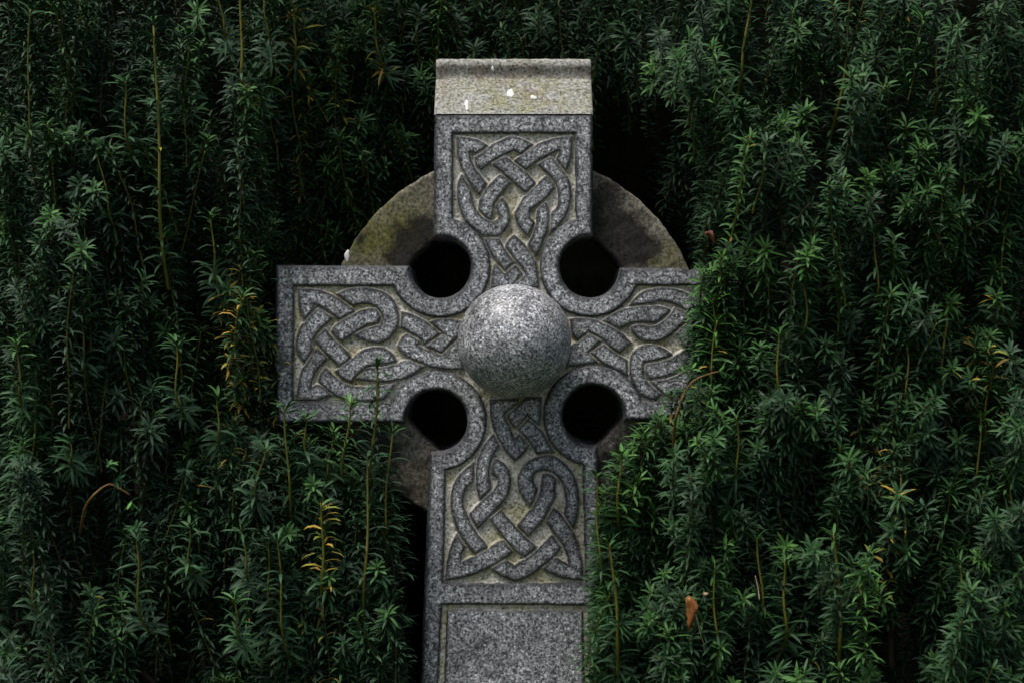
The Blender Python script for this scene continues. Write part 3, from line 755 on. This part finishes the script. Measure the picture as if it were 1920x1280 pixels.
def colnoise(px, py, seed): return float(vnoise(np.array([px + 5000.0]), np.array([py + 5000.0]), 105, seed)[0] + 0.5 * vnoise(np.array([px + 5000.0]), np.array([py*0.45 + 5000.0]), 48, seed+1)[0])
def rbound(py):                        # left edge of the right-hand yew
    return float(np.interp(py, [-400, 0, 120, 200, 330, 480, 560, 700, 760, 800, 880, 1000, 1280, 1600], [1130, 1140, 1170, 1240, 1298, 1303, 1303, 1290, 1228, 1200, 1142, 1120, 1104, 1096]))

def pickt(p_fresh, p_mid):
    r = rng.random(); return 'fresh' if r < p_fresh else ('mid' if r < p_fresh + p_mid else 'dark')
def dir_up(lean_out, spread=0.15):
    return (rng.normal(0, spread), -abs(rng.normal(lean_out, lean_out * 0.5)), 1.0)
def tipm(px, py, y): return np.array(W(px, py, y))

# shoots whose bare-fronted stems show in the photograph: (tip px, foot px, depth, stem radius mm, bush, tint, yellow)
SPEC = [
 ((288,38),(300,540),-0.10,3.4,BL,'dark',0.02), ((57,18),(47,350),-0.12,2.0,BL,'dark',0), ((106,15),(132,200),-0.1,2.2,BL,'dark',0),
 ((452,-25),(446,215),-0.05,3.2,BL,'mid',0.10), ((497,-15),(501,110),0.02,2.2,BL,'mid',0), ((181,285),(212,450),-0.11,2.0,BL,'dark',0),
 ((105,415),(95,545),-0.12,1.8,BL,'dark',0), ((408,-20),(420,90),-0.03,2.4,BL,'mid',0), ((553,15),(548,130),0.12,2.4,BL,'mid',0.3),
 ((534,762),(541,1010),-0.075,2.6,BL,'dark',0), ((574,782),(577,885),-0.07,2.4,BL,'dark',0), ((657,752),(638,930),-0.075,2.4,BL,'dark',0),
 ((708,680),(692,950),-0.07,3.1,BL,'mid',0), ((737,803),(718,1070),-0.07,2.4,BL,'dark',0), ((690,858),(677,1195),-0.085,2.9,BL,'dark',0),
 ((602,945),(601,1160),-0.09,3.0,BL,'mid',0.42), ((499,838),(472,965),-0.10,2.0,BL,'dark',0), ((519,1008),(537,1260),-0.11,2.6,BL,'dark',0),
 ((500,1000),(510,1180),-0.10,1.8,BL,'dark',0), ((451,985),(464,1115),-0.11,2.2,BL,'dark',0), ((437,1118),(455,1230),-0.12,2.0,BL,'dark',0), ((625,805),(615,930),-0.06,2.0,BL,'dark',0),
 ((355,980),(358,1100),-0.08,2.0,BL,'dark',0), ((408,740),(404,850),-0.07,1.8,BL,'dark',0), ((130,820),(132,890),-0.13,2.0,BL,'dark',0),
 ((1410,-15),(1388,195),-0.08,3.0,BR,'dark',0), ((1595,-10),(1561,290),-0.08,2.8,BR,'dark',0), ((1870,-20),(1866,135),-0.06,3.4,BR,'dark',0),
 ((1593,205),(1594,330),-0.11,2.4,BR,'dark',0), ((1522,415),(1525,550),-0.12,2.4,BR,'mid',0), ((1507,525),(1510,650),-0.13,2.2,BR,'mid',0),
 ((1775,558),(1767,785),-0.10,2.8,BR,'mid',0), ((1668,130),(1668,280),-0.04,2.0,BR,'dark',0), ((1855,715),(1845,870),-0.08,2.2,BR,'mid',0.05),
 ((1838,775),(1836,955),-0.09,2.2,BR,'dark',0), ((1142,1018),(1166,1300),-0.13,3.6,BR,'mid',0), ((1120,888),(1130,1130),-0.10,2.4,BR,'mid',0),
 ((1165,850),(1161,1010),-0.11,2.8,BR,'fresh',0), ((1420,1005),(1430,1195),-0.14,2.6,BR,'dark',0), ((1472,1050),(1478,1235),-0.15,3.0,BR,'dark',0),
 ((1563,1000),(1582,1300),-0.16,3.8,BR,'mid',0), ((1902,40),(1885,170),-0.05,2.0,BR,'dark',0), ((1738,720),(1742,800),-0.09,1.8,BR,'mid',0),
 ((1630,-40),(1598,120),-0.07,2.0,BR,'dark',0), ((1337,560),(1334,690),-0.09,2.0,BR,'fresh',0.0), ((1345,600),(1318,810),-0.10,1.8,BR,'fresh',0.15),
 ((1010,-60),(1012,60),0.33,2.0,BB,'mid',0), ((700,20),(720,140),0.25,2.2,BB,'mid',0.25),
]
SPEC += [((x, t), (x + d, t + l), y, r, B, 'mid', 0.0) for x, t, d, l, y, r, B in [
 (30, 640, 6, 150, -0.15, 2.2, BL), (150, 560, 4, 170, -0.13, 2.2, BL), (235, 150, 8, 170, -0.09, 2.2, BL), (330, 640, 6, 150, -0.09, 2.4, BL), (395, 400, 5, 160, -0.06, 2.4, BL), (255, 1010, 10, 190, -0.14, 2.4, BL), (60, 1020, 8, 160, -0.17, 2.2, BL), (350, 60, -4, 150, -0.06, 2.0, BL),
 (1460, 620, 4, 160, -0.13, 2.4, BR), (1640, 430, 4, 170, -0.12, 2.4, BR), (1700, 640, 5, 150, -0.12, 2.2, BR), (1500, 20, -6, 170, -0.07, 2.4, BR), (1760, 60, -8, 190, -0.08, 2.4, BR), (1810, 330, -4, 160, -0.1, 2.4, BR), (1690, 880, 5, 190, -0.14, 2.6, BR), (1380, 780, 6, 150, -0.15, 2.2, BR), (1800, 1050, 10, 190, -0.14, 2.6, BR), (1340, 1060, 8, 190, -0.15, 2.4, BR), (1890, 880, 4, 160, -0.1, 2.2, BR)]]
for (t, f, y, r, B, ti, ye) in SPEC:
    y -= 0.045
    a = tipm(*t, y); b = tipm(*f, y + 0.012)
    n = 15; u_ = np.linspace(0, 1, n)[:, None]; P = b + (a - b) * u_
    P[:, 1] += 0.075 * np.clip(1 - u_[:, 0] * 2.6, 0, 1) ** 1.6      # the foot sinks into the bush
    P[:, 0] += 0.005 * np.sin(u_[:, 0] * 4.5 + t[0]) * np.sin(u_[:, 0] * math.pi)
    B.add(P, rad=r * 0.001 * 0.85, L=0.040, spacing=0.0027, part=True, front_keep=0.25, wid=0.0028, tint='mid' if ti == 'dark' else ti, yellow=ye)

def scatter(B, n, rect, depth, lean, Lr, tints, part_n=0, ok=None, spread=0.16, front_keep=1.0, yellowf=None, spacing=0.0022, L=0.035):
    c = 0; tries = 0
    while c < n and tries < n * 30:
        tries += 1
        px = rng.uniform(rect[0], rect[2]); py = rng.uniform(rect[1], rect[3])
        y = depth(px, py)
        if y is None: continue
        if ok and not ok(px, py, y): continue
        tip = tipm(px, py, y); Ln = rng.uniform(*Lr)
        P = shoot_path(tip, dir_up(lean, spread), Ln, rng)
        if B is BR:                    # no shoot grows across the face of the cross
            bx = 960 + P[0][0] * 1000 * CAMD / (CAMD + P[0][1]); by = 640 - (P[0][2] - CZ) * 1000
            if bx < rbound(by) - 12: continue
        ye = yellowf(px, py) if yellowf else 0.001
        B.add(P, rad=rng.uniform(0.0011, 0.0018), L=L * rng.uniform(0.7, 1.12), part=c < part_n, tint=pickt(*tints), front_keep=front_keep, yellow=ye, spacing=spacing)
        c += 1

def yl_yellow(px, py):
    return 0.001 + 0.34 * math.exp(-(((px-440)/42)**2 + ((py-640)/120)**2)) + 0.42 * math.exp(-(((px-570)/40)**2 + ((py-100)/110)**2)) + 0.25 * math.exp(-(((px-600)/40)**2 + ((py-1150)/60)**2))
def yr_yellow(px, py):
    return 0.001 + 0.3 * math.exp(-(((px-1650)/30)**2 + ((py-880)/100)**2)) + 0.2 * math.exp(-(((px-1850)/40)**2 + ((py-650)/80)**2))
# left yew: surface, then fill behind it
def dl(lo, hi, gap):
    def f(px, py):
        cn = colnoise(px, py, 11)
        if cn < gap: return None
        b = -0.04 - 0.10 * np.clip((480 - px) / 480, 0, 1) - 0.06 * np.clip((py - 700) / 500, 0, 1) * np.clip((400 - px) / 400, 0, 1)
        return b - 0.17 * cn + rng.uniform(lo, hi)
    return f
okl = lambda px, py, y: px < 492 or (px < 515 and py > 800)
scatter(BL, 75, (-10, -20, 500, 1330), dl(-0.02, 0.03, -0.12), 0.16, (0.14, 0.30), (0.06, 0.42), part_n=75, ok=okl, yellowf=yl_yellow)
scatter(BL, 240, (-20, -60, 500, 1420), dl(-0.01, 0.10, -0.2), 0.16, (0.14, 0.32), (0.04, 0.35), ok=okl, yellowf=yl_yellow)
scatter(BL, 380, (-240, -120, 505, 1500), dl(0.08, 0.30, -9), 0.14, (0.16, 0.36), (0.02, 0.3), yellowf=yl_yellow, ok=lambda px, py, y: px < 485 or y > 0.24)
# lower middle, in front of the ring
scatter(BL, 26, (520, 800, 735, 960), lambda px, py: rng.uniform(-0.095, -0.04), 0.06, (0.16, 0.30), (0.06, 0.5), front_keep=0.6, ok=lambda px, py, y: py > 800 + 0.5 * max(0, px - 600))
scatter(BL, 70, (505, 850, 742, 1400), lambda px, py: rng.uniform(-0.10, -0.035), 0.10, (0.14, 0.28), (0.06, 0.5), front_keep=0.55, ok=lambda px, py, y: py > 860 + 1.0 * max(0, px - 690), yellowf=yl_yellow)
scatter(BL, 70, (495, 900, 735, 1500), lambda px, py: rng.uniform(-0.06, -0.03), 0.08, (0.14, 0.28), (0.04, 0.4))
scatter(BL, 60, (480, 800, 730, 1500), lambda px, py: rng.uniform(0.23, 0.4), 0.08, (0.14, 0.3), (0.0, 0.2))
# recess above the left arm: the back yew comes forward a little at the left
def drec(px, py):
    cn = colnoise(px, py, 21)
    if cn < -0.22: return None
    f = np.clip((px - 470) / 330, 0, 1) + 0.25 * np.clip((py - 280) / 200, 0, 1)
    return 0.06 + 0.30 * f - 0.08 * cn + rng.uniform(-0.02, 0.10)
okrec = lambda px, py, y: (py < 470) and (px < 640 or py < 330) and not (px > 790 and py > 150) and y > -0.02 and (px < 500 or y > 0.03 or py < 440)
scatter(BB, 70, (480, -40, 830, 470), drec, 0.38, (0.12, 0.26), (0.18, 0.52), part_n=70, ok=okrec, spread=0.3, yellowf=yl_yellow)
scatter(BB, 130, (470, -80, 830, 470), lambda px, py: (lambda v: None if v is None else v + 0.08)(drec(px, py)), 0.3, (0.12, 0.26), (0.1, 0.4), ok=okrec, spread=0.3)
scatter(BB, 32, (770, -40, 1180, 135), lambda px, py: rng.uniform(0.30, 0.46), 0.35, (0.12, 0.24), (0.1, 0.45), part_n=26, spread=0.3, ok=lambda px, py, y: py < 115 or px < 800 or px > 1125)
scatter(BB, 160, (500, -60, 1330, 420), lambda px, py: rng.uniform(0.42, 0.62), 0.3, (0.14, 0.28), (0.02, 0.3), spread=0.3, ok=lambda px, py, y: not (640 < px < 1270 and py > 60))
scatter(BB, 60, (500, 400, 1400, 1500), lambda px, py: rng.uniform(0.5, 0.68), 0.2, (0.16, 0.3), (0.0, 0.1), spread=0.3, ok=lambda px, py, y: not (640 < px < 1270 and py < 1150))
# right yew
def dr(lo, hi, gap):
    def f(px, py):
        if px < rbound(py): return None
        cn = colnoise(px, py, 31)
        if cn < gap: return None
        e = np.clip((px - rbound(py)) / 140, 0, 1)
        top = np.clip((420 - py) / 300, 0, 1)
        b = -0.055 - 0.09 * e + top * 0.28 * (1 - e) - 0.04 * np.clip((py - 900) / 300, 0, 1)
        return max(b - 0.15 * cn, b - 0.09) + rng.uniform(lo, hi)
    return f
okr = lambda px, py, y: y < -0.035 or px > 1440 or py < 470 or (py > 830 and y > 0.24)
scatter(BR, 78, (1080, -20, 1930, 1320), dr(-0.03, 0.01, -0.16), 0.62, (0.12, 0.26), (0.14, 0.60), part_n=78, ok=okr, spread=0.26, yellowf=yr_yellow)
scatter(BR, 300, (1080, -60, 1960, 1420), dr(-0.02, 0.07, -0.24), 0.5, (0.12, 0.28), (0.10, 0.5), ok=okr, spread=0.25, yellowf=yr_yellow)
scatter(BR, 380, (1100, -120, 2150, 1500), dr(0.06, 0.28, -9), 0.3, (0.14, 0.32), (0.03, 0.35), ok=lambda px, py, y: px > 1450 or y > 0.24 or py < 440, spread=0.22)
scatter(BR, 46, (1088, 900, 1210, 1420), lambda px, py: None if px < rbound(py) else rng.uniform(-0.12, -0.05), 0.3, (0.12, 0.22), (0.2, 0.6), spread=0.09)
# fresh growth around the end of the right arm
scatter(BR, 60, (1110, 720, 1330, 1000), lambda px, py: None if px < rbound(py) + 8 else rng.uniform(-0.12, -0.05), 0.35, (0.10, 0.20), (0.45, 0.5), spread=0.35, front_keep=0.9)
scatter(BR, 64, (1308, 470, 1410, 830), lambda px, py: rng.uniform(-0.13, -0.05), 0.3, (0.10, 0.2), (0.2, 0.6), spread=0.3)
# short side sprigs whose stars face the light
def sprigs(B, n, rect, fy, ok=None, tints=(0.15, 0.55), yf=None):
    scatter(B, n, rect, fy, 1.0, (0.045, 0.10), tints, spread=0.55, ok=ok, L=0.032, spacing=0.0020, yellowf=yf)
sprigs(BL, 110, (-10, -20, 500, 1320), dl(-0.03, 0.02, -0.1), okl, (0.10, 0.5), yl_yellow)
sprigs(BL, 40, (515, 880, 735, 1320), lambda px, py: rng.uniform(-0.13, -0.06), None, (0.1, 0.5))
sprigs(BR, 170, (1080, -20, 1930, 1320), dr(-0.035, 0.02, -0.16), lambda px, py, y: okr(px, py, y) and px > rbound(py) + 26, (0.16, 0.55), yr_yellow)
sprigs(BB, 60, (480, -20, 800, 460), drec, okrec, (0.2, 0.55))
# yew carried on above the frame, unseen; overhang added to shade the gap
scatter(BL, 90, (-300, -1000, 520, -90), lambda px, py: rng.uniform(-0.04, 0.35), 0.2, (0.22, 0.36), (0.02, 0.3), spacing=0.006, L=0.04)
scatter(BB, 130, (420, -1000, 1250, -110), lambda px, py: rng.uniform(-0.02, 0.62), 0.3, (0.22, 0.36), (0.02, 0.3), spacing=0.006, L=0.04, ok=lambda px, py, y: y > 0.34 or py < -420)
scatter(BR, 90, (1180, -1000, 2200, -90), lambda px, py: rng.uniform(-0.06, 0.35), 0.25, (0.22, 0.36), (0.02, 0.3), spacing=0.006, L=0.04)
for B in (BL, BR, BB): B.finish()

# limbs and trunks
def pth(pts, y, sink=0.0):
    sp = spline(pts, 6); m = len(sp) - 1
    return np.array([tipm(a, b, y + k * 0.0008 + sink * max(0.0, 1 - k / m * 2.2) ** 1.5) for k, (a, b) in enumerate(sp)])
for B, pts, y, r0, r1 in [
    (BL, [(385, 1260), (365, 1100), (325, 960), (318, 900), (300, 780)], -0.035, 0.007, 0.004),
    (BL, [(120, 1300), (70, 1230), (35, 1160), (20, 1100)], -0.11, 0.008, 0.005),
    (BL, [(300, 1290), (230, 1220), (185, 1120), (120, 1060)], -0.10, 0.0065, 0.004),
    (BL, [(100, 760), (60, 560), (52, 420)], -0.02, 0.006, 0.004),
    (BR, [(1447, 700), (1446, 590), (1444, 480)], -0.075, 0.0055, 0.004), (BR, [(1590, 680), (1588, 560), (1580, 500)], -0.07, 0.007, 0.005),
    (BR, [(1700, 620), (1702, 460), (1693, 330), (1680, 290), (1668, 140)], -0.06, 0.005, 0.003), (BR, [(1672, 1250), (1670, 1130), (1668, 1080)], -0.08, 0.007, 0.005),
    (BR, [(1565, 260), (1563, 200), (1562, 150)], -0.07, 0.007, 0.004), (BR, [(1612, 760), (1610, 690), (1606, 640)], -0.07, 0.006, 0.004)]:
    B.branch(pth(pts, y + 0.025), r0 * 0.85, r1 * 0.85)
for B, xs in ((BL, (-1.05, -0.82, -0.64)), (BR, (0.6, 0.85, 1.15)), (BB, (-0.25, 0.2))):
    for x in xs:
        yb_ = 0.62 if B is not BB else 1.0
        P = np.array([(x + 0.03*math.sin(k*1.3 + x*9), yb_ + 0.03*math.sin(k + x*5), z) for k, z in enumerate(np.linspace(-0.05, 1.95, 14))])
        B.branch(P, 0.04, 0.015, 'trunk')
# solid masses added inside the bushes to keep gaps and cross holes black
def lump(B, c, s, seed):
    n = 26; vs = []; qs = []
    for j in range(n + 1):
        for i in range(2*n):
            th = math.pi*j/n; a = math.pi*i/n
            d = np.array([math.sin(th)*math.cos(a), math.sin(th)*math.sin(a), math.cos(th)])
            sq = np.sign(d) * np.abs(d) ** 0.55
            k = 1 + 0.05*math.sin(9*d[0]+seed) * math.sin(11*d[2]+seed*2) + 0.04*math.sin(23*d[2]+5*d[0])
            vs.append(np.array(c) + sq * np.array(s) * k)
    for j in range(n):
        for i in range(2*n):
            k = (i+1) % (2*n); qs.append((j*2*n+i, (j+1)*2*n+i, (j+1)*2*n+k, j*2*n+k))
    o = mesh_np('shade_backing', vs, quads=qs, mats=[M_shade], parent=B.root); o['kind'] = 'stuff'
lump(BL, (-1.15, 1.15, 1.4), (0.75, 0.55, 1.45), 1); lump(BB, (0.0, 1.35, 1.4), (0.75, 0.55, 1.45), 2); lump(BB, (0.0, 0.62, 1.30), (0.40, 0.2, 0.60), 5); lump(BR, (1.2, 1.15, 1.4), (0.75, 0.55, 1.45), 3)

# broken twigs
def twig(B, pts, y, r0, r1, mat, tufts):
    P = pth(pts, y, 0.16); V, q, t = tube(P, np.linspace(r0, r1, len(P)) * (1 + 0.16 * np.sin(np.arange(len(P)) * 1.9) + 0.10 * np.sin(np.arange(len(P)) * 4.3)), 9)
    o = mesh_np('broken_twig', V, quads=q, tris=t, mats=[mat], parent=B.root)
    for (a, b, d, n, ti) in tufts:
        tp = tipm(a, b, y - 0.004); P = shoot_path(tp, d, 0.03, rng, 0.05)
        ptn, tg, ss = sample(P, 0.006); k = min(n, len(ptn)); ptn, tg, ss = ptn[-k:], tg[-k:], ss[-k:] - ss[-k]
        nv, nc = needles(ptn, tg, ss, 0.026, rng, tint=ti)
        B.emit('needles', nv, nc, o)
twig(BL, [(150, 1000), (153, 985), (160, 950), (178, 925), (203, 908), (222, 914), (244, 927)], -0.235, 0.0028, 0.0013, M_twig, [(203, 868, (0.3, -0.3, 1), 9, 'fresh'), (246, 944, (0.2, -0.1, -1), 5, 'fresh'), (222, 898, (1, -0.3, 0.1), 8, 'mid')])
twig(BR, [(1264, 900), (1263, 855), (1265, 800), (1272, 765), (1288, 728), (1310, 708), (1350, 695)], -0.20, 0.0032, 0.0013, M_twig, [(1282, 695, (0.0, -0.3, 1), 5, 'fresh'), (1300, 690, (0.5, -0.3, 1), 5, 'fresh'), (1352, 694, (1, -0.1, 0.15), 6, 'fresh')])

# dead leaves, stalks and a berry caught in the yew
def dead_leaf(px, py, y, ln, wd, rot, label, curl=0.5, seed=1, mat=None):
    r = random.Random(seed); n, m = 16, 8; vs = []; qs = []
    c, s = math.cos(rot), math.sin(rot)
    for i in range(n + 1):
        t = i / n; w_ = wd * (math.sin(math.pi * min(1, t ** 0.62)) ** 0.85) * (1 - 0.25 * t) + 0.0006
        for j in range(m + 1):
            q = j / m * 2 - 1
            wl = w_ * (1 + 0.09 * math.sin(t * 17 + (2 if q > 0 else 0)) + 0.04 * math.sin(t * 37)); tw = 0.7 * t - 0.2
            x = wl * (math.sin(q * (0.6 + curl)) / math.sin(0.6 + curl) * math.cos(tw) - 0.55 * abs(q) * math.sin(tw)) + 0.004 * math.sin(t * 4.5); yy = -w_ * curl * (1 - abs(q)) * 1.9 + w_ * q * math.sin(tw) * 0.8 + 0.003*math.sin(t*7 + q*2) + 0.004 * t * t
            z = -ln * t + 0.0015 * math.sin(q*5 + t*9)
            X = x * c - z * s; Zz = x * s + z * c
            vs.append((X, yy, Zz))
    for i in range(n):
        for j in range(m): qs.append((i*(m+1)+j, (i+1)*(m+1)+j, (i+1)*(m+1)+j+1, i*(m+1)+j+1))
    p = tipm(px, py, y)
    o = mesh_np('dead_leaf', vs, quads=qs, mats=[mat or M_leaf]); o.location = p
    md = o.modifiers.new('thickness', 'SOLIDIFY'); md.thickness = 0.0006
    return tag(o, label, 'dead leaf', 'dead leaves caught in the yew')
dead_leaf(1291, 1117, -0.245, 0.062, 0.0105, 0.10, 'curled orange brown dead leaf hanging low in the right yew', 0.55, 1)
dead_leaf(1322, 436, -0.09, 0.030, 0.006, 0.9, 'small reddish brown withered leaf beside the right arm of the cross', 0.7, 2, M_leafd)
def stalk(pts, y, r, label):
    P = pth(pts, y); V, q, t = tube(P, np.linspace(r, r * 0.5, len(P)), 6)
    c = P[0].copy(); o = mesh_np('dry_stalk', V - c, quads=q, tris=t, mats=[M_straw]); o.location = c
    return tag(o, label, 'dry stalk', 'dry stalks caught in the yew')
stalk([(1304, 1150), (1309, 1168), (1314, 1190), (1319, 1205), (1321, 1220)], -0.25, 0.0009, 'thin pale dry stalk dangling below the orange brown leaf')
stalk([(1424, 1122), (1421, 1100), (1416, 1078)], -0.21, 0.0012, 'short brown dry stalk leaning on a green stem, low right')
br = blob('dried_berry', (0, 0, 0), 0.004, (0, -1, 0), None, M_straw, 4, (1, 1), 0.9); br.location = tipm(1323, 1113, -0.245)
tag(br, 'tiny round pale orange berry just right of the curled dead leaf', 'berry')

# ground
gs = 80.0; n = 40; gv = []; gq = []
for j in range(n + 1):
    for i in range(n + 1):
        x = (i / n - 0.5) * gs; y = (j / n - 0.5) * gs; gv.append((x, y, 0.02 * math.sin(x * 1.7) * math.sin(y * 1.3) - 0.02))
for j in range(n):
    for i in range(n): gq.append((j*(n+1)+i, j*(n+1)+i+1, (j+1)*(n+1)+i+1, (j+1)*(n+1)+i))
g = mesh_np('ground', gv, quads=gq, mats=[M_ground]); g['kind'] = 'structure'
